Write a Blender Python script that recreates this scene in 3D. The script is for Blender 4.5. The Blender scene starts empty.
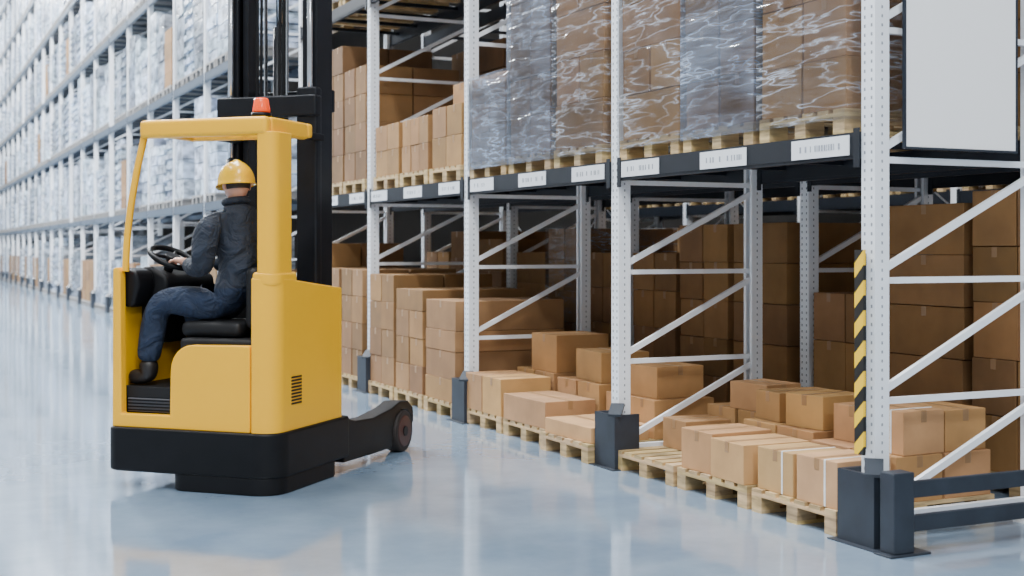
import bpy, bmesh, math, random
from mathutils import Vector, Matrix
random.seed(7)
C = bpy.context.scene.collection

# ---------------------------------------------------------------- materials
def mat_new(name):
    m = bpy.data.materials.new(name); m.use_nodes = True
    nt = m.node_tree
    return m, nt, nt.nodes['Principled BSDF']

def simple(name, col, rough=0.5, metal=0.0, var=0.08, scale=6.0, bump=0.0, coat=0.0, spec=0.5):
    m, nt, b = mat_new(name)
    tc = nt.nodes.new('ShaderNodeTexCoord')
    n = nt.nodes.new('ShaderNodeTexNoise'); n.inputs['Scale'].default_value = scale
    n.inputs['Detail'].default_value = 4
    nt.links.new(tc.outputs['Object'], n.inputs['Vector'])
    r = nt.nodes.new('ShaderNodeValToRGB')
    r.color_ramp.elements[0].position = 0.3; r.color_ramp.elements[1].position = 0.7
    r.color_ramp.elements[0].color = tuple(c*(1-var) for c in col)+(1,)
    r.color_ramp.elements[1].color = tuple(min(1,c*(1+var)) for c in col)+(1,)
    nt.links.new(n.outputs['Fac'], r.inputs['Fac'])
    nt.links.new(r.outputs['Color'], b.inputs['Base Color'])
    b.inputs['Roughness'].default_value = rough
    b.inputs['Metallic'].default_value = metal
    b.inputs['Coat Weight'].default_value = coat
    b.inputs['Specular IOR Level'].default_value = spec
    if bump:
        bp = nt.nodes.new('ShaderNodeBump'); bp.inputs['Strength'].default_value = bump
        bp.inputs['Distance'].default_value = 0.02
        nt.links.new(n.outputs['Fac'], bp.inputs['Height'])
        nt.links.new(bp.outputs['Normal'], b.inputs['Normal'])
    return m

def tinted(name, base, rough=0.7, nscale=(3,3,3), lo=0.85, hi=1.1, bump=0.0, coat=0):
    """colour = base * vertex attribute tint * noise"""
    m, nt, b = mat_new(name)
    tc = nt.nodes.new('ShaderNodeTexCoord')
    mp = nt.nodes.new('ShaderNodeMapping'); mp.inputs['Scale'].default_value = nscale
    n = nt.nodes.new('ShaderNodeTexNoise'); n.inputs['Scale'].default_value = 1.0
    n.inputs['Detail'].default_value = 5
    nt.links.new(tc.outputs['Object'], mp.inputs['Vector'])
    nt.links.new(mp.outputs['Vector'], n.inputs['Vector'])
    r = nt.nodes.new('ShaderNodeValToRGB')
    r.color_ramp.elements[0].position = 0.35; r.color_ramp.elements[1].position = 0.65
    r.color_ramp.elements[0].color = tuple(c*lo for c in base)+(1,)
    r.color_ramp.elements[1].color = tuple(min(1,c*hi) for c in base)+(1,)
    nt.links.new(n.outputs['Fac'], r.inputs['Fac'])
    a = nt.nodes.new('ShaderNodeAttribute'); a.attribute_name = 'tint'
    mx = nt.nodes.new('ShaderNodeMix'); mx.data_type = 'RGBA'; mx.blend_type = 'MULTIPLY'
    mx.inputs[0].default_value = 1.0
    nt.links.new(r.outputs['Color'], mx.inputs[6]); nt.links.new(a.outputs['Color'], mx.inputs[7])
    nt.links.new(mx.outputs[2], b.inputs['Base Color'])
    b.inputs['Roughness'].default_value = rough
    b.inputs['Coat Weight'].default_value = coat
    if bump:
        bp = nt.nodes.new('ShaderNodeBump'); bp.inputs['Strength'].default_value = bump
        bp.inputs['Distance'].default_value = 0.03
        nt.links.new(n.outputs['Fac'], bp.inputs['Height'])
        nt.links.new(bp.outputs['Normal'], b.inputs['Normal'])
    return m

M_card = tinted('cardboard', (0.43,0.235,0.092), 0.85, (3,3,3), 0.82, 1.08)
M_tape = simple('packing_tape', (0.32,0.18,0.08), 0.35, var=0.05)
M_strap = simple('white_strap', (0.8,0.8,0.78), 0.4)
M_wood = tinted('pallet_wood', (0.55,0.39,0.19), 0.8, (4,4,30), 0.55, 1.15, bump=0.2)
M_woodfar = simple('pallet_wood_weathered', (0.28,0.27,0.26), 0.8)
M_white = simple('rack_white_paint', (0.88,0.91,0.95), 0.3, var=0.03)
M_hole = simple('perforation_dark', (0.26,0.28,0.31), 0.8)
M_beam = simple('beam_dark_paint', (0.008,0.011,0.017), 0.45, var=0.15, spec=0.3)
M_foot = simple('guard_grey_paint', (0.024,0.031,0.043), 0.45, var=0.2, spec=0.4)
M_label = simple('label_white', (0.80,0.82,0.85), 0.5, var=0.02)
M_sign = simple('sign_white_panel', (0.98,0.98,0.98), 0.4, var=0.005)
M_ink = simple('label_ink', (0.3,0.32,0.36), 0.6)
M_yellow = simple('truck_yellow_paint', (0.98,0.49,0.008), 0.35, var=0.02, scale=2, coat=0.12, spec=0.35)
M_black = simple('truck_black', (0.005,0.005,0.006), 0.45, var=0.2, spec=0.22)
M_blackm = simple('mast_black_steel', (0.010,0.011,0.014), 0.35, metal=0.2, var=0.2, spec=0.3)
M_dark = simple('truck_interior_dark', (0.010,0.010,0.011), 0.6, spec=0.3)
M_seat = simple('seat_vinyl', (0.008,0.008,0.009), 0.55, bump=0.1, spec=0.3)
M_chrome = simple('piston_chrome', (0.75,0.77,0.8), 0.18, metal=1.0)
M_wheel = simple('load_wheel_red', (0.055,0.012,0.008), 0.45, var=0.2)
M_rub = simple('rubber_tread', (0.018,0.012,0.010), 0.7)
M_grid = simple('step_grey', (0.12,0.12,0.13), 0.5)
M_skin = simple('skin', (0.58,0.30,0.20), 0.5)
M_hair = simple('hair_dark', (0.03,0.02,0.015), 0.7)
M_boot = simple('boot_leather', (0.012,0.009,0.008), 0.5)
M_helm = simple('hard_hat_yellow', (1.0,0.56,0.003), 0.25, var=0.02, coat=0.25)

# workwear: dark jacket above the hem, denim trousers below it
M_cloth, nt, b = mat_new('jacket_and_denim')
tc = nt.nodes.new('ShaderNodeTexCoord')
sp = nt.nodes.new('ShaderNodeSeparateXYZ'); nt.links.new(tc.outputs['Object'], sp.inputs[0])
gt = nt.nodes.new('ShaderNodeMath'); gt.operation='GREATER_THAN'; gt.inputs[1].default_value=1.355
nt.links.new(sp.outputs['Z'], gt.inputs[0])
mx = nt.nodes.new('ShaderNodeMix'); mx.data_type='RGBA'
mx.inputs[6].default_value=(0.010,0.020,0.046,1); mx.inputs[7].default_value=(0.015,0.021,0.034,1)
nt.links.new(gt.outputs[0], mx.inputs[0])
n = nt.nodes.new('ShaderNodeTexNoise'); n.inputs['Scale'].default_value=7; n.inputs['Detail'].default_value=3; n.inputs['Distortion'].default_value=1.2
nt.links.new(tc.outputs['Object'], n.inputs['Vector'])
mr = nt.nodes.new('ShaderNodeMapRange'); mr.inputs['From Min'].default_value=0.3; mr.inputs['From Max'].default_value=0.7
mr.inputs['To Min'].default_value=0.8; mr.inputs['To Max'].default_value=1.25
nt.links.new(n.outputs['Fac'], mr.inputs['Value'])
vm = nt.nodes.new('ShaderNodeVectorMath'); vm.operation='SCALE'
nt.links.new(mx.outputs[2], vm.inputs[0]); nt.links.new(mr.outputs[0], vm.inputs['Scale'])
nt.links.new(vm.outputs[0], b.inputs['Base Color'])
bp = nt.nodes.new('ShaderNodeBump'); bp.inputs['Strength'].default_value=1.0; bp.inputs['Distance'].default_value=0.06
nt.links.new(n.outputs['Fac'], bp.inputs['Height']); nt.links.new(bp.outputs['Normal'], b.inputs['Normal'])
b.inputs['Roughness'].default_value=0.85

# hazard stripes
M_haz, nt, b = mat_new('hazard_stripes')
tc = nt.nodes.new('ShaderNodeTexCoord')
sp = nt.nodes.new('ShaderNodeSeparateXYZ'); nt.links.new(tc.outputs['Object'], sp.inputs[0])
ad = nt.nodes.new('ShaderNodeMath'); ad.operation='ADD'
nt.links.new(sp.outputs['Z'], ad.inputs[0]); nt.links.new(sp.outputs['Y'], ad.inputs[1])
mu = nt.nodes.new('ShaderNodeMath'); mu.operation='MULTIPLY'; mu.inputs[1].default_value = 6.0
nt.links.new(ad.outputs[0], mu.inputs[0])
fr = nt.nodes.new('ShaderNodeMath'); fr.operation='FRACT'; nt.links.new(mu.outputs[0], fr.inputs[0])
gt = nt.nodes.new('ShaderNodeMath'); gt.operation='GREATER_THAN'; gt.inputs[1].default_value=0.5
nt.links.new(fr.outputs[0], gt.inputs[0])
mx = nt.nodes.new('ShaderNodeMix'); mx.data_type='RGBA'
mx.inputs[6].default_value=(0.95,0.58,0.01,1); mx.inputs[7].default_value=(0.006,0.006,0.006,1)
nt.links.new(gt.outputs[0], mx.inputs[0]); nt.links.new(mx.outputs[2], b.inputs['Base Color'])
b.inputs['Roughness'].default_value=0.45

# orange beacon
M_beacon, nt, b = mat_new('beacon_orange')
b.inputs['Base Color'].default_value=(1.0,0.09,0.01,1); b.inputs['Roughness'].default_value=0.2
b.inputs['Emission Color'].default_value=(1,0.07,0.01,1); b.inputs['Emission Strength'].default_value=0.3

# stretch film : mostly clear, whitish along stretched crease lines
def film(name, base, ridge, col, rot=(0.45,0.35,0.0), refl=0.9):
    m, nt, b = mat_new(name)
    out = nt.nodes['Material Output']
    tc = nt.nodes.new('ShaderNodeTexCoord'); oi = nt.nodes.new('ShaderNodeObjectInfo')
    va = nt.nodes.new('ShaderNodeVectorMath'); va.operation='ADD'
    nt.links.new(tc.outputs['Object'], va.inputs[0]); nt.links.new(oi.outputs['Location'], va.inputs[1])
    def noise(scale, rotation, det, dist):
        mp = nt.nodes.new('ShaderNodeMapping'); mp.inputs['Scale'].default_value=scale
        mp.inputs['Rotation'].default_value=rotation
        n = nt.nodes.new('ShaderNodeTexNoise'); n.inputs['Scale'].default_value=1.0
        n.inputs['Detail'].default_value=det; n.inputs['Distortion'].default_value=dist
        n.inputs['Roughness'].default_value=0.55
        nt.links.new(va.outputs[0], mp.inputs['Vector']); nt.links.new(mp.outputs['Vector'], n.inputs['Vector'])
        return n.outputs['Fac']
    def ridges(*a):
        f=noise(*a)
        s = nt.nodes.new('ShaderNodeMath'); s.operation='SUBTRACT'; s.inputs[1].default_value=0.5
        nt.links.new(f, s.inputs[0])
        q = nt.nodes.new('ShaderNodeMath'); q.operation='ABSOLUTE'; nt.links.new(s.outputs[0], q.inputs[0])
        return q.outputs[0]
    A=ridges((1.1,1.1,8.0), rot, 3, 0.25)
    B=ridges((1.4,1.4,7.0), (-rot[0]*1.3,-rot[1]*0.9,0.2), 3, 0.2)
    mn = nt.nodes.new('ShaderNodeMath'); mn.operation='MINIMUM'
    nt.links.new(A, mn.inputs[0]); nt.links.new(B, mn.inputs[1])
    r = nt.nodes.new('ShaderNodeValToRGB'); cr=r.color_ramp
    cr.elements[0].position=0.0; cr.elements[0].color=(ridge,)*3+(1,)
    cr.elements[1].position=0.10; cr.elements[1].color=(base*0.8,)*3+(1,)
    e=cr.elements.new(0.008); e.color=((base+ridge)*0.36,)*3+(1,)
    e=cr.elements.new(0.025); e.color=(base,)*3+(1,)
    nt.links.new(mn.outputs[0], r.inputs['Fac'])
    P=noise((1.3,1.3,2.2),(0.2,0.1,0),2,0.5)
    pr = nt.nodes.new('ShaderNodeMapRange'); pr.inputs['From Min'].default_value=0.35; pr.inputs['From Max'].default_value=0.65
    pr.inputs['To Min'].default_value=0.3; pr.inputs['To Max'].default_value=1.5
    nt.links.new(P, pr.inputs['Value'])
    pm_ = nt.nodes.new('ShaderNodeMath'); pm_.operation='MULTIPLY'; pm_.use_clamp=True
    nt.links.new(r.outputs['Color'], pm_.inputs[0]); nt.links.new(pr.outputs[0], pm_.inputs[1])
    bp = nt.nodes.new('ShaderNodeBump'); bp.inputs['Strength'].default_value=0.5; bp.inputs['Distance'].default_value=0.06
    nt.links.new(A, bp.inputs['Height']); nt.links.new(bp.outputs['Normal'], b.inputs['Normal'])
    b.inputs['Base Color'].default_value=col+(1,); b.inputs['Roughness'].default_value=0.2
    tr = nt.nodes.new('ShaderNodeBsdfTransparent'); tr.inputs[0].default_value=(0.95,0.965,0.98,1)
    ms = nt.nodes.new('ShaderNodeMixShader')
    nt.links.new(pm_.outputs[0], ms.inputs[0]); nt.links.new(tr.outputs[0], ms.inputs[1])
    nt.links.new(b.outputs[0], ms.inputs[2])
    gl = nt.nodes.new('ShaderNodeBsdfGlossy'); gl.inputs['Roughness'].default_value=0.08
    nt.links.new(bp.outputs['Normal'], gl.inputs['Normal'])
    fz = nt.nodes.new('ShaderNodeFresnel'); fz.inputs['IOR'].default_value=1.4
    nt.links.new(bp.outputs['Normal'], fz.inputs['Normal'])
    fm_ = nt.nodes.new('ShaderNodeMath'); fm_.operation='MULTIPLY'; fm_.inputs[1].default_value=refl
    nt.links.new(fz.outputs[0], fm_.inputs[0])
    m2 = nt.nodes.new('ShaderNodeMixShader'); nt.links.new(fm_.outputs[0], m2.inputs[0])
    nt.links.new(ms.outputs[0], m2.inputs[1]); nt.links.new(gl.outputs[0], m2.inputs[2])
    nt.links.new(m2.outputs[0], out.inputs['Surface'])
    return m
M_film = film('stretch_film_clear', 0.05, 0.48, (0.66,0.71,0.80), refl=0.75)
M_filmb = film('stretch_film_blue', 0.26, 0.80, (0.34,0.41,0.54), (0.7,0.5,0.3))
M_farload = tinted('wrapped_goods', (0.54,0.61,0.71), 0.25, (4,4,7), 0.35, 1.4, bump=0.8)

# floor
M_floor, nt, b = mat_new('epoxy_floor')
tc = nt.nodes.new('ShaderNodeTexCoord')
n = nt.nodes.new('ShaderNodeTexNoise'); n.inputs['Scale'].default_value=0.9; n.inputs['Detail'].default_value=10
n.inputs['Roughness'].default_value=0.65
nt.links.new(tc.outputs['Object'], n.inputs['Vector'])
r = nt.nodes.new('ShaderNodeValToRGB')
r.color_ramp.elements[0].position=0.34; r.color_ramp.elements[1].position=0.68
r.color_ramp.elements[0].color=(0.165,0.235,0.325,1); r.color_ramp.elements[1].color=(0.27,0.35,0.44,1)
nt.links.new(n.outputs['Fac'], r.inputs['Fac']); nt.links.new(r.outputs['Color'], b.inputs['Base Color'])
r2 = nt.nodes.new('ShaderNodeMapRange'); r2.inputs['To Min'].default_value=0.02; r2.inputs['To Max'].default_value=0.16
nt.links.new(n.outputs['Fac'], r2.inputs['Value']); nt.links.new(r2.outputs[0], b.inputs['Roughness'])
n2 = nt.nodes.new('ShaderNodeTexNoise'); n2.inputs['Scale'].default_value=2.0
nt.links.new(tc.outputs['Object'], n2.inputs['Vector'])
bp = nt.nodes.new('ShaderNodeBump'); bp.inputs['Strength'].default_value=0.07; bp.inputs['Distance'].default_value=0.02
nt.links.new(n2.outputs['Fac'], bp.inputs['Height']); nt.links.new(bp.outputs['Normal'], b.inputs['Normal'])
b.inputs['Specular IOR Level'].default_value=0.9
b.inputs['IOR'].default_value=1.9
M_wall = simple('wall_panel', (0.05,0.043,0.037), 0.8, scale=1)  # dark brown puts the darkness behind the racks into the wall colour
M_wallb = simple('wall_panel_light', (0.6,0.64,0.68), 0.8, scale=1)
M_ceil = simple('ceiling_panel', (0.40,0.42,0.45), 0.8, scale=1)

# ---------------------------------------------------------------- mesh builder
class MB:
    def __init__(s): s.v=[]; s.f=[]; s.m=[]; s.t=[]; s.mats=[]
    def mi(s, mat):
        if mat not in s.mats: s.mats.append(mat)
        return s.mats.index(mat)
    def hexa(s, c, mat, tint=(1,1,1)):
        k=len(s.v); s.v += [tuple(p) for p in c]; s.t += [tint]*8; i=s.mi(mat)
        for f in ((0,3,2,1),(4,5,6,7),(0,1,5,4),(1,2,6,5),(2,3,7,6),(3,0,4,7)):
            s.f.append(tuple(k+a for a in f)); s.m.append(i)
    def box(s, x0,x1,y0,y1,z0,z1, mat, tint=(1,1,1), rot=0.0, piv=None):
        cx,cy=piv if piv else ((x0+x1)/2,(y0+y1)/2); cs,sn=math.cos(rot),math.sin(rot)
        def R(x,y,z):
            dx,dy=x-cx,y-cy; return (cx+dx*cs-dy*sn, cy+dx*sn+dy*cs, z)
        s.hexa([R(x0,y0,z0),R(x1,y0,z0),R(x1,y1,z0),R(x0,y1,z0),R(x0,y0,z1),R(x1,y0,z1),R(x1,y1,z1),R(x0,y1,z1)],mat,tint)
    def bar(s, p, q, w, h, mat, up=(0,1,0), tint=(1,1,1)):
        p,q=Vector(p),Vector(q); d=(q-p).normalized(); u=Vector(up)
        a=d.cross(u).normalized()*(h/2); c=a.normalized().cross(d).normalized()*(w/2)
        s.hexa([p-a-c,p+a-c,p+a+c,p-a+c,q-a-c,q+a-c,q+a+c,q-a+c],mat,tint)
    def obj(s, name, parent=None, bevel=0):
        me=bpy.data.meshes.new(name); me.from_pydata(s.v,[],s.f)
        for m in s.mats: me.materials.append(m)
        me.polygons.foreach_set('material_index', s.m)
        at=me.color_attributes.new('tint','FLOAT_COLOR','POINT')
        flat=[]
        for t in s.t: flat += [t[0],t[1],t[2],1.0]
        at.data.foreach_set('color', flat)
        me.update()
        bm=bmesh.new(); bm.from_mesh(me); bmesh.ops.recalc_face_normals(bm, faces=bm.faces); bm.to_mesh(me); bm.free()
        o=bpy.data.objects.new(name, me); C.objects.link(o)
        if parent: o.parent=parent
        if bevel:
            b=o.modifiers.new('Bevel','BEVEL'); b.width=bevel; b.segments=2; b.limit_method='ANGLE'
        return o

def rt(a=0.74,b=1.16):
    k=random.uniform(a,b); return (k, k*random.uniform(0.95,1.03), k*random.uniform(0.86,1.12))

# ---------------------------------------------------------------- shell
def slab(name,x0,x1,y0,y1,z0,z1,mat):
    m=MB(); m.box(x0,x1,y0,y1,z0,z1,mat); return m.obj(name)
slab('floor',-14,16,-6,92,-0.2,0,M_floor)
slab('wall_back',-14,16,92,92.3,0,17,M_wallb)
slab('wall_right',16,16.3,-6,92,0,17,M_wall)
slab('ceiling',-14,16.3,-6,92.3,17,17.2,M_ceil)

# ---------------------------------------------------------------- racks
BAY=2.8; XF=4.85; DEP=1.3; Y0=5.65
def rack(name, xf, ys, levels, top, detail, wire=False, beam_mat=None, labels=False):
    m=MB(); bmt=beam_mat or M_beam
    W=0.11; D=0.10; T=0.008
    for yi,y in enumerate(ys):
        for side in (0,1):
            xw = xf if side==0 else xf+DEP
            sgn = 1 if side==0 else -1
            xa,xb=sorted((xw,xw+sgn*T)); m.box(xa,xb,y-W/2,y+W/2,0.012,top,M_white)
            xa,xb=sorted((xw+sgn*T,xw+sgn*D))
            m.box(xa,xb,y-W/2,y-W/2+T,0.012,top,M_white); m.box(xa,xb,y+W/2-T,y+W/2,0.012,top,M_white)
            xa,xb=sorted((xw+sgn*(D-T),xw+sgn*D))
            m.box(xa,xb,y-W/2+T,y-W/2+T+0.022,0.012,top,M_white); m.box(xa,xb,y+W/2-T-0.022,y+W/2-T,0.012,top,M_white)
            xa,xb=sorted((xw-sgn*0.02,xw+sgn*(D+0.03))); m.box(xa,xb,y-W/2-0.03,y+W/2+0.03,0,0.012,M_white)
            if detail:
                z=0.15
                while z<min(top,4.6):
                    if side==0:
                        for dy in (-0.028,0.028):
                            m.box(xw-0.001,xw,y+dy-0.006,y+dy+0.006,z,z+0.018,M_hole)
                    xm=xw+sgn*0.05
                    m.box(xm-0.005,xm+0.005,y-W/2-0.001,y-W/2,z,z+0.016,M_hole)
                    z+=0.05
        xa,xb=xf+D*0.6,xf+DEP-D*0.6
        zz=0.14; m.bar((xa,y,zz),(xb,y,zz),0.04,0.04,M_white)
        H=[0.14,0.78,1.45,2.12]
        while H[-1]+0.72<top: H.append(H[-1]+0.72)
        for i in range(len(H)-1):
            m.bar((xa,y,H[i+1]),(xb,y,H[i+1]),0.035,0.035,M_white)
            m.bar((xa,y-0.02,H[i]+0.05),(xb,y-0.02,H[i+1]-0.05),0.03,0.04,M_white)
        xw=xf
        m.box(xw-0.09,xw-0.065,y-0.15,y+0.15,0.006,0.40,M_foot)
        m.box(xw-0.065,xw+0.12,y-0.15,y-0.125,0.006,0.40,M_foot)
        m.box(xw-0.065,xw+0.12,y+0.125,y+0.15,0.006,0.40,M_foot)
        m.box(xw-0.13,xw+0.14,y-0.19,y+0.19,0,0.006,M_foot)
        m.bar((xw-0.09,y-0.15,0.40),(xw-0.01,y-0.06,0.47),0.02,0.10,M_foot,up=(0,0,1))
    for i in range(len(ys)-1):
        ya,yb=ys[i]+0.056,ys[i+1]-0.056
        for z in levels:
            for xw in (xf-0.012, xf+DEP-0.05):
                m.box(xw,xw+0.05,ya,yb,z-0.13,z-0.002,bmt)
                m.box(xw+0.004,xw+0.046,ya,yb,z-0.15,z-0.13,bmt)
                m.box(xw-0.004,xw+0.001,ya,ya+0.05,z-0.20,z+0.02,bmt)
                m.box(xw-0.004,xw+0.001,yb-0.05,yb,z-0.20,z+0.02,bmt)
            for k in range(4):
                yy=ya+(k+0.5)*(yb-ya)/4; m.box(xf+0.038,xf+DEP-0.05,yy-0.02,yy+0.02,z-0.06,z-0.02,bmt)
        if labels:
            for off in (0.40,1.38,2.42):
                z=levels[0]; yc=ys[i]+off; hw=0.26
                m.box(xf-0.017,xf-0.0125,yc-hw,yc+hw,z-0.128,z-0.015,M_label)
                yy=yc-hw+0.05
                while yy<yc+hw-0.08:
                    w=random.choice((0.006,0.010,0.014))
                    if random.random()<0.7: m.box(xf-0.0185,xf-0.017,yy,yy+w,z-0.09,z-0.055,M_ink)
                    yy+=w+random.choice((0.010,0.02,0.035))
        if wire:
            xa=xf+DEP+0.02
            m.bar((xa,ya,0.3),(xa,yb,2.1),0.012,0.012,M_white,up=(1,0,0)); m.bar((xa,yb,0.3),(xa,ya,2.1),0.012,0.012,M_white,up=(1,0,0))
    return m.obj(name)

LV=2.28; LV2=4.55
ysA=[Y0+BAY*i for i in range(5)]
rack('pallet_rack', XF, ysA, [LV,LV2], 6.4, True, labels=True)
X2=XF+DEP+0.45
rack('pallet_rack', X2, ysA, [LV,LV2], 6.4, True, wire=True)
X3=10.9
ysC=[2.85+BAY*i for i in range(7)]
rack('pallet_rack', X3, ysC, [LV,LV2], 6.4, False)
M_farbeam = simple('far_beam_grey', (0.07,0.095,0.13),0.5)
ysB=[20.0+BAY*i for i in range(25)]
LVF=[2.42+2.25*i for i in range(6)]
rack('pallet_rack', XF, ysB, LVF, 15.9, False, beam_mat=M_farbeam)

# ---------------------------------------------------------------- pallets & cartons
def pallet(mb, x0, yc, z, w=0.8, d=1.2):
    ya=yc-w/2; t=lambda: rt(0.75,1.15)
    for k in range(3):
        yk=ya+(0,w/2-0.05,w-0.1)[k]
        mb.box(x0,x0+d,yk,yk+0.1,z,z+0.022,M_wood,t())
        for xx in (x0,x0+d/2-0.07,x0+d-0.14):
            mb.box(xx,xx+0.14,yk,yk+0.1,z+0.022,z+0.10,M_wood,t())
    for xx in (x0,x0+d/2-0.07,x0+d-0.14):
        mb.box(xx,xx+0.14,ya,ya+w,z+0.10,z+0.122,M_wood,t())
    n=6
    for k in range(n):
        yk=ya+k*(w-0.1)/(n-1); mb.box(x0,x0+d,yk,yk+0.1,z+0.122,z+0.144,M_wood,t())

def carton(mb, x0,x1,y0,y1,z0,z1, tint=None, rot=0.0, tape=True, strap=False):
    tint=tint or rt()
    mb.box(x0,x1,y0,y1,z0,z1,M_card,tint,rot)
    pv=((x0+x1)/2,(y0+y1)/2)
    if tape:
        e=0.0015; w=0.024
        if (x1-x0)>(y1-y0):
            c=(y0+y1)/2; mb.box(x0-e,x1+e,c-w,c+w,z1-0.07,z1+e,M_tape,(1,1,1),rot,pv)
        else:
            c=(x0+x1)/2; mb.box(c-w,c+w,y0-e,y1+e,z1-0.07,z1+e,M_tape,(1,1,1),rot,pv)
    if strap:
        e=0.003; c=y0+(y1-y0)*0.3; mb.box(x0-e,x1+e,c-0.008,c+0.008,z0+0.001,z1+e,M_strap,(1,1,1),rot,pv)

def tier(mb, x0,x1,y0,y1,z,h,nx,ny,base=None,jit=0.006,skip=0,strap=False,rotj=0.01):
    dx=(x1-x0)/nx; dy=(y1-y0)/ny
    for i in range(nx):
        for j in range(ny):
            if random.random()<skip: continue
            k=rt()
            if base: k=tuple(a*b for a,b in zip(k,base))
            g=random.uniform(0.003,jit+0.006)
            carton(mb,x0+i*dx+g,x0+(i+1)*dx-g,y0+j*dy+g,y0+(j+1)*dy-g,z,z+h*random.uniform(0.98,0.995),k,random.uniform(-rotj,rotj),strap=strap)

def shell(mb, x0,x1,y0,y1,z0,z1, mat, seg=7, amp=0.014):
    def grid(fn, nu, nv):
        k=len(mb.v); i=mb.mi(mat)
        for a in range(nu+1):
            for c in range(nv+1):
                p,nrm=fn(a/nu,c/nv); d=random.uniform(0,amp) if 0<a<nu and 0<c<nv else 0
                mb.v.append((p[0]+nrm[0]*d,p[1]+nrm[1]*d,p[2]+nrm[2]*d)); mb.t.append((1,1,1))
        for a in range(nu):
            for c in range(nv):
                q=k+a*(nv+1)+c; mb.f.append((q,q+1,q+nv+2,q+nv+1)); mb.m.append(i)
    L=lambda a,b,t:a+(b-a)*t
    grid(lambda u,v:((x0,L(y0,y1,u),L(z0,z1,v)),(-1,0,0)),seg,seg+3)
    grid(lambda u,v:((x1,L(y0,y1,u),L(z0,z1,v)),(1,0,0)),seg,seg+3)
    grid(lambda u,v:((L(x0,x1,u),y0,L(z0,z1,v)),(0,-1,0)),seg,seg+3)
    grid(lambda u,v:((L(x0,x1,u),y1,L(z0,z1,v)),(0,1,0)),seg,seg+3)

def film_obj(x0,x1,y0,y1,z0,z1,mat,parent):
    mb=MB(); shell(mb,x0,x1,y0,y1,z0,z1,mat); o=mb.obj('stretch_film',parent)
    for p in o.data.polygons: p.use_smooth=True
    return o

def load(x0, yc, z, tiers, w=0.78, d=1.18, wrap=None, base=None, strap=False, rotj=0.01):
    e=bpy.data.objects.new('pallet_of_cartons',None); C.objects.link(e)
    e.location=(x0,yc,z)
    pm=MB(); pallet(pm,0,0,0); p=pm.obj('pallet',e)
    cm=MB(); zz=0.1445
    for t in tiers:
        h,nx,ny=t[:3]; a,b=(t[3],t[4]) if len(t)>3 else (0,1)
        tier(cm,0.01+a*d,0.01+b*d,-w/2,w/2,zz,h,nx,ny,base=base,strap=strap,rotj=rotj)
        zz+=h
    cm.obj('cartons',e,bevel=0.004)
    if wrap: film_obj(-0.012,d+0.03,-w/2-0.02,w/2+0.02,0.08,zz+0.01,wrap,e)
    return e

def extra(x0,yc,z,lst):
    e=bpy.data.objects.new('pallet_of_cartons',None); C.objects.link(e); e.location=(x0,yc,z)
    pm=MB(); pallet(pm,0,0,0); pm.obj('pallet',e)
    cm=MB()
    for c in lst:
        k=rt(0.88,1.14)
        if len(c)>7: k=tuple(a*b for a,b in zip(k,c[7]))
        carton(cm,c[0],c[1],c[2],c[3],c[4]+0.1445,c[5]+0.1445,k,c[6],strap=(len(c)>8))
    cm.obj('cartons',e,bevel=0.004)

PX=XF-0.06
pale=(1.2,1.3,1.5)
# bay 1 floor
extra(PX,6.25,0,[(0.02,0.42,-0.38,-0.02,0,0.27,0.02,pale,1),(0.03,0.42,0.02,0.38,0,0.26,-0.02,pale,1),
  (0.45,0.80,-0.39,0.0,0,0.27,0,),(0.45,0.8,0.02,0.39,0,0.27,0),(0.82,1.18,-0.39,0.39,0,0.27,0),
  (0.50,0.82,-0.38,-0.03,0.272,0.53,0.03,(1.1,1.1,1.2),1),(0.84,1.16,-0.37,0.02,0.272,0.52,0),(0.6,1.1,0.04,0.36,0.272,0.5,0.05)])
extra(PX,7.10,0,[(0.0,0.5,-0.38,-0.0,0,0.25,-0.03,(1.1,1.12,1.2)),(0.02,0.5,0.02,0.38,0,0.27,0.02,(1.1,1.12,1.2)),
  (0.53,1.15,-0.38,0,0,0.30,0),(0.53,1.15,0.02,0.38,0,0.30,0),(0.6,1.0,-0.34,0.0,0.302,0.52,0.12),(0.62,1.1,0.05,0.36,0.302,0.50,-0.1)])
extra(PX,7.95,0,[(0.35,0.75,-0.38,0.0,0,0.2,0.1),(0.4,0.78,0.04,0.38,0,0.22,-0.05),(0.8,1.18,-0.38,-0.02,0,0.30,0),(0.8,1.18,0.02,0.38,0,0.30,0),
  (0.82,1.15,-0.3,0.1,0.302,0.5,0.1)])
# bay 2 floor
extra(PX-0.08,9.02,0,[(0.03,0.55,-0.37,0.36,0,0.12,0.03,pale),(0.6,1.15,-0.38,0.0,0,0.3,0),(0.6,1.15,0.03,0.38,0,0.3,0),(0.65,1.1,-0.3,0.2,0.302,0.55,0.06)])
extra(PX,9.90,0,[(0.0,0.48,-0.38,0.38,0,0.22,0.03,(1.1,1.12,1.2)),(0.52,1.15,-0.38,0.0,0,0.34,0),(0.52,1.15,0.03,0.38,0,0.34,0),
  (0.6,1.05,-0.33,0.2,0.342,0.60,-0.08)])
extra(PX,10.75,0,[(0.0,0.5,-0.38,0.0,0,0.33,0.02,(1.1,1.1,1.15)),(0.0,0.5,0.02,0.38,0,0.33,0.0),(0.53,1.15,-0.38,0.0,0,0.36,0),(0.53,1.15,0.03,0.38,0,0.36,0),
  (0.55,1.1,-0.36,0.1,0.362,0.70,0.05)])
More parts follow.
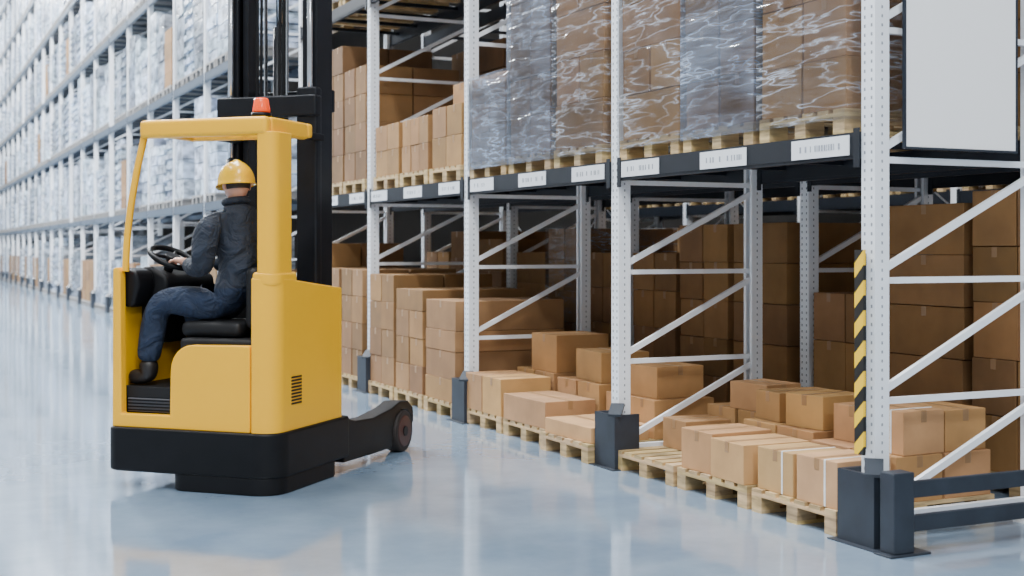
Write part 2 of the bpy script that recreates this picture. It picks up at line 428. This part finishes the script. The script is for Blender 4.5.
# bay 3
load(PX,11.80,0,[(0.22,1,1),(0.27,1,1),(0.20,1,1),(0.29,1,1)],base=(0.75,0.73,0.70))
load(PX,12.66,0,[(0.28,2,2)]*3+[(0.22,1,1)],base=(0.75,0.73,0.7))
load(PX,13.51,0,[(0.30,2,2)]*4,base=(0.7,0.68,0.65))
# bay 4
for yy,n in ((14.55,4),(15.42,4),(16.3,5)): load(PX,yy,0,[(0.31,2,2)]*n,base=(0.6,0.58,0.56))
# second row floor
X2P=X2-0.02
for i,(yy,n,h) in enumerate(((6.25,5,0.375),(7.1,5,0.36),(7.95,3,0.38),(9.05,5,0.34),(9.9,5,0.34),(10.75,4,0.36),(11.75,4,0.36),(12.6,5,0.34),(13.45,4,0.36),(14.6,4,0.4),(15.45,5,0.34),(16.3,4,0.36))):
    load(X2P,yy,0,[(h,random.choice((1,2)),random.choice((1,2)))]*n,base=(0.72,0.69,0.66),rotj=0.02,wrap=(M_film if i==7 else None))
# upper level, first row
ub=LV
load(XF,6.25,ub,[(0.30,2,2),(0.36,2,2),(0.36,2,2),(0.36,2,2)],w=0.8,wrap=M_film,base=(0.95,0.94,0.95))
load(XF,7.12,ub,[(0.33,2,2)]*5,w=0.8,wrap=M_filmb,base=(0.72,0.72,0.78))
load(XF,7.98,ub,[(0.33,2,1),(0.33,2,2),(0.33,2,1),(0.33,2,2)],w=0.8,wrap=M_film,base=(0.88,0.87,0.88))
load(XF,9.05,ub,[(0.36,2,1),(0.36,2,2),(0.36,2,1),(0.36,2,2)],w=0.8,wrap=M_film,base=(0.82,0.82,0.86))
load(XF,9.92,ub,[(0.33,2,2)]*5,w=0.8,wrap=M_filmb,base=(0.66,0.66,0.72))
load(XF,10.78,ub,[(0.26,2,2)]*3,w=0.8,wrap=M_filmb,base=(0.7,0.7,0.75))
load(XF,11.8,ub,[(0.30,2,2)]*2+[(0.26,1,2,0.2,1)],w=0.76,base=(0.82,0.80,0.78))
load(XF,12.65,ub,[(0.28,2,3)]*2,w=0.76,base=(0.82,0.8,0.78))
load(XF,13.5,ub,[(0.28,2,2)]*2,w=0.76,base=(0.82,0.8,0.78))
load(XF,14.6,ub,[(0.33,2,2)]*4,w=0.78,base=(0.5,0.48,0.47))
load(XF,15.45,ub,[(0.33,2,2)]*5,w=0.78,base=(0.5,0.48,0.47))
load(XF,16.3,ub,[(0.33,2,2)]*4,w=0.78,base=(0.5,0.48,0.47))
for k in range(12):
    yy=Y0+BAY*(k//3)+0.57+0.85*(k%3)
    load(X2,yy,ub,[(0.35,random.choice((1,2)),random.choice((1,2)))]*random.choice((4,5,5)),base=(0.62,0.6,0.58))
    load(XF,yy,LV2,[(0.34,2,2)]*3,wrap=M_film)
# third row, merged stock
tm=MB()
for k in range(18):
    yy=2.85+BAY*(k//3)+0.57+0.85*(k%3)
    for z in (0,LV,LV2):
        pallet(tm,X3,yy,z)
        h=0.36; zz=z+0.1445
        for q in range(random.choice((4,5,5)) if z<4 else 3):
            tier(tm,X3+0.02,X3+1.18,yy-0.39,yy+0.39,zz,h,2,2,base=(0.7,0.68,0.65)); zz+=h
tm.obj('stock_of_palletized_cartons')

# far loads merged
fm=MB()
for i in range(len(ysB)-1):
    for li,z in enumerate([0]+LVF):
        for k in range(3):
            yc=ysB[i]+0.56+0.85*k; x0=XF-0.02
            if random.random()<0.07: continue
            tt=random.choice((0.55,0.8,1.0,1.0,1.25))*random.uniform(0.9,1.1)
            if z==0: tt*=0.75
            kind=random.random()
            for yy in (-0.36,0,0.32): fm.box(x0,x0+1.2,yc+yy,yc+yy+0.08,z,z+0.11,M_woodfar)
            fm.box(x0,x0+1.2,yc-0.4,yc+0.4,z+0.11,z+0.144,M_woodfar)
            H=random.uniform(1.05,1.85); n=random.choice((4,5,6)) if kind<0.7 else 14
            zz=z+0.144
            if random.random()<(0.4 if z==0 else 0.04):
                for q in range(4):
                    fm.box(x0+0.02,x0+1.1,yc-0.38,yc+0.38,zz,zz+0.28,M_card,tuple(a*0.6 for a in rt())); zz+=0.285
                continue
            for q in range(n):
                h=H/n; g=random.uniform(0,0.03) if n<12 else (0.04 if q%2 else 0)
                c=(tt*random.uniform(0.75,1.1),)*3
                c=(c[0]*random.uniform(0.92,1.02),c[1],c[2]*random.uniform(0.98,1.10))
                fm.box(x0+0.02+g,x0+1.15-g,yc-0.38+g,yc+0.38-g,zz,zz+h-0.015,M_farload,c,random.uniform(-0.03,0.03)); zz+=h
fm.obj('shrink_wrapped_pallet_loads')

# ---------------------------------------------------------------- rack end items
m=MB()
m.box(XF-0.05,XF-0.035,Y0-0.02,Y0+0.055,0.49,1.62,M_haz)
m.box(XF-0.035,XF-0.0125,Y0+0.0,Y0+0.03,0.52,1.6,M_foot)
m.obj('hazard_stripe_post_guard')
m=MB()
ye=Y0-0.27
m.box(4.70,4.98,ye-0.08,ye+0.06,0.0,0.012,M_foot)
m.box(4.74,4.88,ye-0.06,ye+0.05,0.012,0.44,M_foot)
m.box(4.88,7.9,ye-0.05,ye-0.02,0.30,0.39,M_foot)
m.box(4.88,7.9,ye-0.05,ye-0.02,0.12,0.21,M_foot)
m.box(7.78,7.92,ye-0.02,ye+0.06,0.0,0.46,M_foot)
m.obj('rack_end_barrier',bevel=0.006)
m=MB()
ys=Y0-0.085
m.box(5.03,5.85,ys-0.012,ys,2.19,3.5,M_sign)
for a in ((5.018,5.03,2.178,3.512),(5.85,5.862,2.178,3.512)): m.box(a[0],a[1],ys-0.018,ys+0.002,a[2],a[3],M_foot)
m.box(5.03,5.85,ys-0.018,ys+0.002,2.178,2.19,M_foot); m.box(5.03,5.85,ys-0.018,ys+0.002,3.5,3.512,M_foot)
for zz in (2.3,3.3): m.box(5.1,5.8,ys,Y0-0.045,zz,zz+0.03,M_foot)
m.obj('rack_sign_board')

# ---------------------------------------------------------------- forklift (reach truck)
T=bpy.data.objects.new('forklift',None); C.objects.link(T)
T.location=(1.77,8.80,0); T.rotation_euler=(0,0,-math.atan2(0.702,0.712))

def bx(name,x0,x1,y0,y1,z0,z1,mat,bev=0.01,parent=T,seg=3):
    mb=MB(); mb.box(x0,x1,y0,y1,z0,z1,mat); o=mb.obj(name,parent)
    if bev:
        b=o.modifiers.new('Bevel','BEVEL'); b.width=bev; b.segments=seg; b.limit_method='ANGLE'
        for p in o.data.polygons: p.use_smooth=True
        w=o.modifiers.new('WN','WEIGHTED_NORMAL')
    return o
def prism(name, pts, axis, a0, a1, mat, bev=0.01, parent=T, seg=3):
    def P(p,a): return {'y':(p[0],a,p[1]),'x':(a,p[0],p[1]),'z':(p[0],p[1],a)}[axis]
    n=len(pts); v=[P(p,a0) for p in pts]+[P(p,a1) for p in pts]
    f=[tuple(range(n)),tuple(range(2*n-1,n-1,-1))]+[(i,(i+1)%n,n+(i+1)%n,n+i) for i in range(n)]
    me=bpy.data.meshes.new(name); me.from_pydata(v,[],f); me.materials.append(mat)
    bm=bmesh.new(); bm.from_mesh(me); bmesh.ops.recalc_face_normals(bm,faces=bm.faces); bm.to_mesh(me); bm.free()
    for p in me.polygons: p.use_smooth=True
    o=bpy.data.objects.new(name,me); C.objects.link(o); o.parent=parent
    if bev:
        b=o.modifiers.new('Bevel','BEVEL'); b.width=bev; b.segments=seg; b.limit_method='ANGLE'; b.angle_limit=math.radians(40)
    o.modifiers.new('WN','WEIGHTED_NORMAL')
    return o
def cyl(name,p,q,r,mat,parent=T,seg=28,r2=None,bev=0):
    p,q=Vector(p),Vector(q); d=q-p
    bm=bmesh.new(); bmesh.ops.create_cone(bm,cap_ends=True,segments=seg,radius1=r,radius2=r if r2 is None else r2,depth=d.length)
    R=Vector((0,0,1)).rotation_difference(d.normalized()).to_matrix().to_4x4()
    bmesh.ops.transform(bm,matrix=Matrix.Translation((p+q)/2)@R,verts=bm.verts)
    me=bpy.data.meshes.new(name); bm.to_mesh(me); bm.free(); me.materials.append(mat)
    for f in me.polygons: f.use_smooth=len(f.vertices)==4
    o=bpy.data.objects.new(name,me); C.objects.link(o); o.parent=parent
    if bev:
        b=o.modifiers.new('Bevel','BEVEL'); b.width=bev; b.segments=2; b.limit_method='ANGLE'; b.angle_limit=1.0
    return o
def tube(name,pts,r,mat,parent=T,cyclic=False):
    cu=bpy.data.curves.new(name,'CURVE'); cu.dimensions='3D'; cu.bevel_depth=r; cu.bevel_resolution=4
    s=cu.splines.new('BEZIER'); s.bezier_points.add(len(pts)-1)
    for b,p in zip(s.bezier_points,pts): b.co=p; b.handle_left_type=b.handle_right_type='AUTO'
    s.use_cyclic_u=cyclic
    cu.materials.append(mat); cu.use_fill_caps=True
    o=bpy.data.objects.new(name,cu); C.objects.link(o); o.parent=parent; return o
def rr(x0,x1,y0,y1,rs,n=6):
    out=[]
    for (cx,cy,r,a) in ((x0+rs[0],y0+rs[0],rs[0],180),(x1-rs[1],y0+rs[1],rs[1],270),(x1-rs[2],y1-rs[2],rs[2],0),(x0+rs[3],y1-rs[3],rs[3],90)):
        for i in range(n+1):
            t=math.radians(a+90*i/n); out.append((cx+r*math.cos(t),cy+r*math.sin(t)))
    return out
# chassis
prism('chassis_base',rr(-0.655,0.675,-0.03,1.05,(0.10,0.18,0.03,0.03)),'z',0.11,0.41,M_black,0.02)
prism('drive_unit_skirt',rr(-0.15,0.665,-0.025,0.9,(0.12,0.18,0.1,0.1)),'z',0.0,0.12,M_black,0.015)
# rear yellow panel with entrance cut-out
arc=[(0.02+0.17*math.cos(math.radians(a)),0.80+0.18*math.sin(math.radians(a))) for a in range(90,181,15)]
pan=[(-0.615,0.405),(0.46,0.405),(0.46,0.985)]+arc+[(-0.155,0.50),(-0.54,0.50),(-0.55,1.45),(-0.575,1.50),(-0.61,1.49)]
prism('rear_panel',pan,'y',0.0,0.07,M_yellow,0.012)
prism('left_side_panel',[(0.07,0.405),(0.95,0.405),(0.95,1.3),(0.75,1.45),(0.07,1.47)],'x',-0.615,-0.59,M_yellow,0.01)
rb=prism('right_body',rr(0.468,0.65,0.0,1.0,(0.015,0.13,0.05,0.01)),'z',0.40,1.43,M_yellow,0.035,seg=4)
for v in rb.data.vertices:
    if v.co.z>1: v.co.z-=0.09*max(0,(v.co.y-0.25)/0.75)
prism('rear_pillar',rr(0.505,0.64,0.01,0.27,(0.02,0.08,0.04,0.02)),'z',1.38,2.40,M_yellow,0.01)
prism('pillar_base_flare',rr(0.475,0.648,0.003,0.33,(0.02,0.10,0.05,0.02)),'z',1.38,1.47,M_yellow,0.035)
# overhead guard
bx('guard_rear_beam',-0.40,0.585,0.0,0.08,2.375,2.50,M_yellow,0.03)
bx('guard_front_beam',-0.40,0.585,0.58,0.65,2.40,2.50,M_yellow,0.02)
bx('guard_left_beam',-0.40,-0.33,0.08,0.58,2.40,2.50,M_yellow,0.02)
bx('guard_right_beam',0.515,0.585,0.08,0.58,2.385,2.50,M_yellow,0.02)
for k in range(5): bx('guard_bar_%d'%(k+1),-0.24+0.16*k,-0.215+0.16*k,0.07,0.59,2.43,2.47,M_blackm,0.004)
tube('guard_left_post',[(-0.54,0.05,1.47),(-0.52,0.05,1.75),(-0.46,0.05,2.10),(-0.38,0.05,2.42)],0.024,M_yellow)
bx('guard_strut_1',-0.32,-0.26,0.65,1.1,2.42,2.47,M_black,0.008)
bx('guard_strut_2',0.38,0.44,0.65,1.1,2.42,2.47,M_black,0.008)
cyl('beacon_base',(0.48,0.12,2.50),(0.48,0.12,2.53),0.068,M_black)
cyl('beacon_lens',(0.48,0.12,2.53),(0.48,0.12,2.63),0.062,M_beacon,r2=0.046,bev=0.012)
for k in range(9): bx('vent_slat_%d'%(k+1),0.648,0.653,0.22,0.36,0.58+0.022*k,0.592+0.022*k,M_dark,0)
# interior
bx('footwell_floor',-0.585,0.465,0.075,0.95,0.60,0.68,M_dark,0.01)
bx('footwell_step',-0.54,-0.16,0.075,0.10,0.505,0.60,M_grid,0.004)
for k in range(4): bx('step_rib_%d'%(k+1),-0.535,-0.165,0.066,0.075,0.515+0.022*k,0.525+0.022*k,M_black,0)
bx('lower_housing',-0.585,0.465,0.10,0.98,0.40,0.60,M_dark,0.005)
bx('seat_base',-0.13,0.465,0.075,0.92,0.68,1.02,M_dark,0.03)
bx('seat_cushion',-0.17,0.30,0.14,0.64,1.02,1.13,M_seat,0.045)
bx('seat_backrest',0.33,0.44,0.14,0.64,1.08,1.50,M_seat,0.05)
bx('armrest',-0.10,0.25,0.70,0.78,1.25,1.31,M_seat,0.02)
bx('front_bulkhead',-0.585,0.465,0.93,0.99,0.60,1.36,M_dark,0.01)
prism('control_console',[(-0.585,0.95),(-0.50,0.95),(-0.47,1.15),(-0.36,1.36),(-0.37,1.43),(-0.50,1.50),(-0.585,1.50)],'y',0.28,0.90,M_seat,0.03)
prism('console_side',[(-0.585,1.22),(-0.50,1.22),(-0.45,1.38),(-0.47,1.47),(-0.585,1.50)],'y',0.075,0.28,M_black,0.03)
sw=Vector((-0.40,0.40,1.56)); ax=Vector((0.45,-0.1,0.9)).normalized(); u=Vector((0,1,0)); u=(u-ax*u.dot(ax)).normalized(); v=ax.cross(u).normalized()
tube('steering_wheel_rim',[sw+(u*math.cos(t)+v*math.sin(t))*0.16 for t in [i*math.pi/6 for i in range(12)]],0.020,M_black,cyclic=True)
cyl('steering_column',sw-ax*0.14,sw+ax*0.0,0.035,M_black)
cyl('steering_hub',sw-ax*0.01,sw+ax*0.02,0.055,M_black)
for i in range(3):
    t=i*2*math.pi/3+0.5; tube('wheel_spoke_%d'%(i+1),[sw,sw+(u*math.cos(t)+v*math.sin(t))*0.16],0.012,M_black)
for i in range(3):
    tube('lever_%d'%(i+1),[(-0.44+0.02*i,0.66+0.05*i,1.42),(-0.43+0.02*i,0.66+0.05*i,1.56)],0.007,M_black)
# load legs + wheels
WY=2.04
for s,nm in ((1,'right'),(-1,'left')):
    a=0.50*s; c=0.65*s
    prof=[(1.0,0.07),(1.45,0.06),(WY-0.20,0.06),(WY-0.19,0.19),(WY-0.12,0.29),(WY-0.02,0.335),(WY+0.09,0.32),(WY+0.165,0.27),(WY+0.20,0.20),(WY+0.22,0.22),(WY+0.21,0.33),(WY+0.11,0.395),(WY-0.05,0.405),(WY-0.20,0.37),(1.5,0.335),(1.2,0.35),(1.0,0.40)]
    prism('load_leg_'+nm,prof,'x',min(a,c),max(a,c),M_black,0.01)
    prism('leg_inner_'+nm,[(WY-0.27,0.08),(WY+0.18,0.08),(WY+0.21,0.3),(WY+0.09,0.38),(WY-0.17,0.38)],'x',min(a,0.53*s),max(a,0.53*s),M_black,0.005)
    wx0,wx1=sorted((0.545*s,0.668*s))
    cyl('load_wheel_tyre_'+nm,(wx0,WY,0.165),(wx1,WY,0.165),0.165,M_rub,bev=0.012,seg=40)
    cyl('load_wheel_hub_'+nm,(wx0-0.004,WY,0.165),(wx1+0.004,WY,0.165),0.125,M_wheel,bev=0.008,seg=36)
    cyl('load_wheel_cap_'+nm,(wx0-0.012,WY,0.165),(wx1+0.012,WY,0.165),0.04,M_black)
bx('leg_crossmember',-0.5,0.5,1.03,1.15,0.12,0.34,M_black,0.01)
# mast
MZ=5.2
for s in (-1,1):
    n='left' if s<0 else 'right'
    bx('mast_outer_web_'+n,*sorted((0.365*s,0.38*s)),1.12,1.32,0.15,3.9,M_blackm,0.003)
    bx('mast_outer_flange_'+n,*sorted((0.29*s,0.38*s)),1.10,1.125,0.15,3.9,M_blackm,0.003)
    bx('mast_outer_flange_front_'+n,*sorted((0.29*s,0.38*s)),1.315,1.34,0.15,3.9,M_blackm,0.003)
    bx('mast_inner_'+n,*sorted((0.23*s,0.28*s)),1.15,1.31,0.3,MZ,M_blackm,0.004)
    cyl('lift_piston_'+n,(0.335*s,1.07,1.5),(0.335*s,1.07,MZ-0.2),0.022,M_chrome)
    cyl('lift_cylinder_'+n,(0.335*s,1.07,0.4),(0.335*s,1.07,2.3),0.034,M_blackm)
for z in (0.35,2.66,3.75): bx('mast_crossmember_%d'%int(z*10),-0.38,0.38,1.34,1.39,z,z+0.17,M_blackm,0.01)
bx('mast_crossmember_upper',-0.28,0.28,1.31,1.36,4.9,5.1,M_blackm,0.01)
bx('mast_head_bracket',-0.42,0.42,1.00,1.10,2.60,2.76,M_blackm,0.02)
bx('mast_side_cover',0.24,0.41,1.03,1.12,0.5,2.82,M_blackm,0.02)
cyl('free_lift_cylinder',(0.0,1.22,0.4),(0.0,1.22,3.3),0.05,M_blackm)
cyl('free_lift_rod',(0.0,1.22,3.3),(0.0,1.22,4.2),0.03,M_chrome)
for i in range(4):
    x=-0.14+0.035*i+ (0.12 if i>1 else 0); tube('hydraulic_hose_%d'%(i+1),[(x,1.12,0.6),(x,1.12,2.5),(x+0.01,1.13,4.8)],0.011,M_black)
for i in (-1,1):
    bx('lift_chain_%s'%('a' if i<0 else 'b'),0.09*i-0.012,0.09*i+0.012,1.16,1.175,0.6,4.8,M_chrome,0)
bx('fork_carriage',-0.38,0.38,1.40,1.45,4.1,4.6,M_blackm,0.01)
for s,n in ((-1,'left'),(1,'right')):
    prism('fork_'+n,[(1.45,4.55),(1.49,4.55),(1.50,4.10),(2.55,4.075),(2.55,4.06),(1.45,4.05)],'x',0.24*s-0.05,0.24*s+0.05,M_blackm,0.004)

# ---------------------------------------------------------------- driver
Dv=bpy.data.objects.new('forklift_driver',None); C.objects.link(Dv)
Dv.location=T.location; Dv.rotation_euler=T.rotation_euler
def skin(name, nodes, edges, mat, parent=Dv, lv=2, root=0):
    me=bpy.data.meshes.new(name); me.from_pydata([n[0] for n in nodes],edges,[])
    bm=bmesh.new(); bm.from_mesh(me); L=bm.verts.layers.skin.verify(); bm.verts.ensure_lookup_table()
    for i,n in enumerate(nodes):
        r=n[1]; r=(r,r) if not isinstance(r,tuple) else r
        bm.verts[i][L].radius=r; bm.verts[i][L].use_root=(i==root)
    bm.to_mesh(me); bm.free(); me.materials.append(mat)
    o=bpy.data.objects.new(name,me); C.objects.link(o); o.parent=parent
    s=o.modifiers.new('Skin','SKIN'); s.use_smooth_shade=True; s.branch_smoothing=0.4
    o.modifiers.new('Sub','SUBSURF').levels=lv; o.modifiers['Sub'].render_levels=lv
    return o
N=[((0.11,0.39,1.25),0.170),    #0 pelvis
   ((0.17,0.39,1.42),0.170),    #1 waist
   ((0.18,0.39,1.58),0.190),    #2 chest (rounded back)
   ((0.160,0.39,1.74),0.190),   #3 upper chest
   ((0.135,0.39,1.88),0.120),   #4 neck base
   ((0.125,0.39,1.95),0.082),   #5 collar
   ((0.065,0.225,1.82),0.112),  #6 L shoulder
   ((0.040,0.150,1.76),0.105),  #7
   ((0.035,0.120,1.62),0.092),  #8
   ((0.035,0.110,1.485),0.080), #9 elbow
   ((-0.07,0.175,1.487),0.070), #10
   ((-0.18,0.250,1.525),0.052), #11 cuff
   ((0.20,0.545,1.82),0.112),   #12 R shoulder
   ((0.20,0.61,1.76),0.100),
   ((0.165,0.645,1.62),0.088),
   ((0.12,0.66,1.48),0.078),
   ((-0.03,0.61,1.49),0.068),
   ((-0.17,0.56,1.53),0.052),   #17
   ((0.03,0.29,1.235),0.140),   #18 L hip
   ((-0.17,0.235,1.26),0.126),
   ((-0.375,0.20,1.275),0.104), #20 knee
   ((-0.405,0.180,1.08),0.098),
   ((-0.425,0.165,0.93),0.088),
   ((-0.435,0.16,0.83),0.084),  #23
   ((0.03,0.49,1.235),0.140),   #24 R hip
   ((-0.16,0.54,1.26),0.118),
   ((-0.35,0.56,1.275),0.095),
   ((-0.30,0.555,1.10),0.088),
   ((-0.28,0.55,0.95),0.078),
   ((-0.27,0.55,0.83),0.074)]
E=[(0,1),(1,2),(2,3),(3,4),(4,5),(3,6),(6,7),(7,8),(8,9),(9,10),(10,11),(3,12),(12,13),(13,14),(14,15),(15,16),(16,17),
   (0,18),(18,19),(19,20),(20,21),(21,22),(22,23),(0,24),(24,25),(25,26),(26,27),(27,28),(28,29)]
skin('body_in_workwear',N,E,M_cloth)
tube('jacket_collar',[(0.125+0.078*math.cos(t),0.39+0.078*math.sin(t),1.955+0.012*math.cos(t)) for t in [i*math.pi/4 for i in range(8)]],0.024,M_cloth,parent=Dv,cyclic=True)
skin('neck',[((0.13,0.39,1.93),0.058),((0.125,0.39,2.0),0.056),((0.12,0.39,2.05),0.055)],[(0,1),(1,2)],M_skin)
for nm,ox,oy,k in (('left',-0.435,0.16,1.12),('right',-0.27,0.55,1.0)):
    b0=0.684
    skin('boot_'+nm,[((ox,oy,0.87),0.066*k),((ox+0.01,oy,0.78),0.062*k),((ox+0.005,oy,b0+0.052*k),0.056*k),((ox-0.08,oy,b0+0.048*k),0.052*k),((ox-0.15,oy,b0+0.044*k),0.047*k)],[(0,1),(1,2),(2,3),(3,4)],M_boot)
def head():
    bm=bmesh.new(); bmesh.ops.create_uvsphere(bm,u_segments=32,v_segments=24,radius=1)
    for v in bm.verts:
        x,y,z=v.co
        f=-x
        sx,sy,sz=0.112,0.088,0.138
        if z<0: sy*=1-0.22*(-z)
        X=x*sx; Y=y*sy; Z=z*sz
        if z<-0.1 and f<0: X*=1-0.25*(-z)
        if f>0.2 and z<-0.35: X-=0.018*min(1,(-z-0.35)*2)*(1-abs(y))
        g=math.exp(-((y/0.13)**2))*math.exp(-(((z+0.12)/0.16)**2)) if f>0.5 else 0
        X-=0.030*g
        for yy in (-0.36,0.36):
            g=math.exp(-(((y-yy)/0.16)**2))*math.exp(-(((z-0.06)/0.10)**2)) if f>0.4 else 0
            X+=0.012*g
        g=math.exp(-((y/0.25)**2))*math.exp(-(((z+0.48)/0.07)**2)) if f>0.4 else 0
        X-=0.008*g
        v.co=(X,Y,Z)
    me=bpy.data.meshes.new('head'); bm.to_mesh(me); bm.free(); me.materials.append(M_skin)
    for p in me.polygons: p.use_smooth=True
    return me
H=bpy.data.objects.new('head_pivot',None); C.objects.link(H); H.parent=Dv; H.location=(0.125,0.39,2.075); H.rotation_euler=(0,-0.12,-0.6)
ho=bpy.data.objects.new('head',head()); C.objects.link(ho); ho.parent=H
for s in (-1,1):
    bm=bmesh.new(); bmesh.ops.create_uvsphere(bm,u_segments=12,v_segments=10,radius=1)
    for v in bm.verts: v.co=(v.co.x*0.022+0.006,v.co.y*0.012+s*0.092,v.co.z*0.034-0.012)
    me=bpy.data.meshes.new('ear'); bm.to_mesh(me); bm.free(); me.materials.append(M_skin)
    for p in me.polygons: p.use_smooth=True
    o=bpy.data.objects.new('ear_%s'%('left' if s<0 else 'right'),me); C.objects.link(o); o.parent=H
    bm=bmesh.new(); bmesh.ops.create_uvsphere(bm,u_segments=10,v_segments=8,radius=0.012)
    for v in bm.verts: v.co+=Vector((-0.088,s*0.032,0.008))
    me=bpy.data.meshes.new('eye'); bm.to_mesh(me); bm.free(); me.materials.append(M_label)
    o=bpy.data.objects.new('eye_%s'%('left' if s<0 else 'right'),me); C.objects.link(o); o.parent=H
bm=bmesh.new(); bmesh.ops.create_uvsphere(bm,u_segments=28,v_segments=20,radius=1)
dl=[v for v in bm.verts if (v.co.x<0.10 and v.co.z<0.30) or v.co.z<-0.40]
bmesh.ops.delete(bm,geom=dl,context='VERTS')
for v in bm.verts: v.co=(v.co.x*0.116,v.co.y*0.091,v.co.z*0.142)
me=bpy.data.meshes.new('hair'); bm.to_mesh(me); bm.free(); me.materials.append(M_hair)
for p in me.polygons: p.use_smooth=True
o=bpy.data.objects.new('hair',me); C.objects.link(o); o.parent=H
bm=bmesh.new(); bmesh.ops.create_uvsphere(bm,u_segments=36,v_segments=24,radius=1)
bmesh.ops.delete(bm,geom=[v for v in bm.verts if v.co.z<-0.05],context='VERTS')
for v in bm.verts:
    x,y,z=v.co; ridge=0.010*math.exp(-(y/0.16)**2)*max(0,z)
    v.co=(x*0.146,y*0.126,z*0.158+ridge+0.004)
ret=bmesh.ops.extrude_edge_only(bm,edges=[e for e in bm.edges if e.is_boundary])
for v in [g for g in ret['geom'] if isinstance(g,bmesh.types.BMVert)]:
    r=math.hypot(v.co.x,v.co.y); fx=-v.co.x/r
    k=1.10+0.24*max(0,fx)**2
    v.co.x*=k; v.co.y*=1.10; v.co.z-=0.012+0.014*max(0,fx)
me=bpy.data.meshes.new('hard_hat'); bm.to_mesh(me); bm.free(); me.materials.append(M_helm)
for p in me.polygons: p.use_smooth=True
o=bpy.data.objects.new('hard_hat',me); C.objects.link(o); o.parent=H
s=o.modifiers.new('Solid','SOLIDIFY'); s.thickness=0.005; o.rotation_euler=(0,0.04,0)
def hand(name, wrist, fwd, side, down):
    w=Vector(wrist); f=Vector(fwd).normalized(); s=Vector(side).normalized(); d=Vector(down).normalized()
    e=bpy.data.objects.new(name,None); C.objects.link(e); e.parent=Dv
    k=1.15
    pal=[(w,(0.032,0.028)),(w+f*0.035*k,(0.036,0.026)),(w+f*0.075*k,(0.044,0.022)),(w+f*0.095*k,(0.038,0.018))]
    skin('palm',pal,[(0,1),(1,2),(2,3)],M_skin,parent=e)
    for i,(off,l) in enumerate(((0.030,0.040),(0.010,0.046),(-0.010,0.042),(-0.030,0.033))):
        b=w+f*0.082*k+s*off*k
        p1=b+f*l*0.75*k+d*0.008; p2=p1+(f*0.45+d*0.9).normalized()*l*0.75*k; p3=p2+(-f*0.35+d*0.9).normalized()*l*0.55*k
        skin('finger_%d'%(i+1),[(b,0.0110),(p1,0.0110),(p2,0.0098),(p3,0.0085)],[(0,1),(1,2),(2,3)],M_skin,parent=e)
    b=w+f*0.03*k+s*0.03*k; p1=b+(f*0.6+s*0.7).normalized()*0.04*k; p2=p1+(f*0.8+s*0.1+d*0.6).normalized()*0.036*k; p3=p2+(f*0.5+d*0.9).normalized()*0.028*k
    skin('thumb',[(b,0.015),(p1,0.012),(p2,0.011),(p3,0.009)],[(0,1),(1,2),(2,3)],M_skin,parent=e)
hand('hand_left',(-0.195,0.262,1.535),(-0.95,0.25,0.12),(0.25,0.95,0.1),(-0.1,0.05,-1))
hand('hand_right',(-0.185,0.55,1.535),(-0.95,-0.18,0.12),(-0.2,-0.95,0.1),(-0.1,-0.05,-1))

# ---------------------------------------------------------------- lights
def area(name,loc,sx,sy,e,col=(0.95,0.98,1.0),rot=(0,0,0)):
    l=bpy.data.lights.new(name,'AREA'); l.shape='RECTANGLE'; l.size=sx; l.size_y=sy; l.energy=e; l.color=col
    o=bpy.data.objects.new(name,l); C.objects.link(o); o.location=loc; o.rotation_euler=rot; return o
for i in range(6):
    area('ceiling_light',(1.0,0+14*i,15.5),1.0,9,2300 if i<2 else 5200)
for i in range(4):
    area('ceiling_light',(-5.5,-2+16*i,15.5),1.0,9,1600 if i<2 else 4800)
# added fill behind the viewpoint, no real lamp; brightens sign board and truck rear
area('added_fill_light',(1.0,-5.0,8.0),1.5,1.5,420,rot=(math.radians(58),0,math.radians(-18)))
w=bpy.data.worlds.new('World'); bpy.context.scene.world=w; w.use_nodes=True
bg=w.node_tree.nodes['Background']; bg.inputs[0].default_value=(0.86,0.93,1.0,1); bg.inputs[1].default_value=0.64

# ---------------------------------------------------------------- camera
cd=bpy.data.cameras.new('camera'); cam=bpy.data.objects.new('camera',cd); C.objects.link(cam)
cam.location=(0,0,1.63); cam.rotation_euler=(math.radians(90),0,-math.atan2(0.4277,0.904))
cd.sensor_width=36; cd.lens=36*1300/1024; cd.shift_y=-40/1024; cd.clip_end=300
cd.dof.use_dof=True; cd.dof.focus_distance=8.8; cd.dof.aperture_fstop=2.0
bpy.context.scene.camera=cam
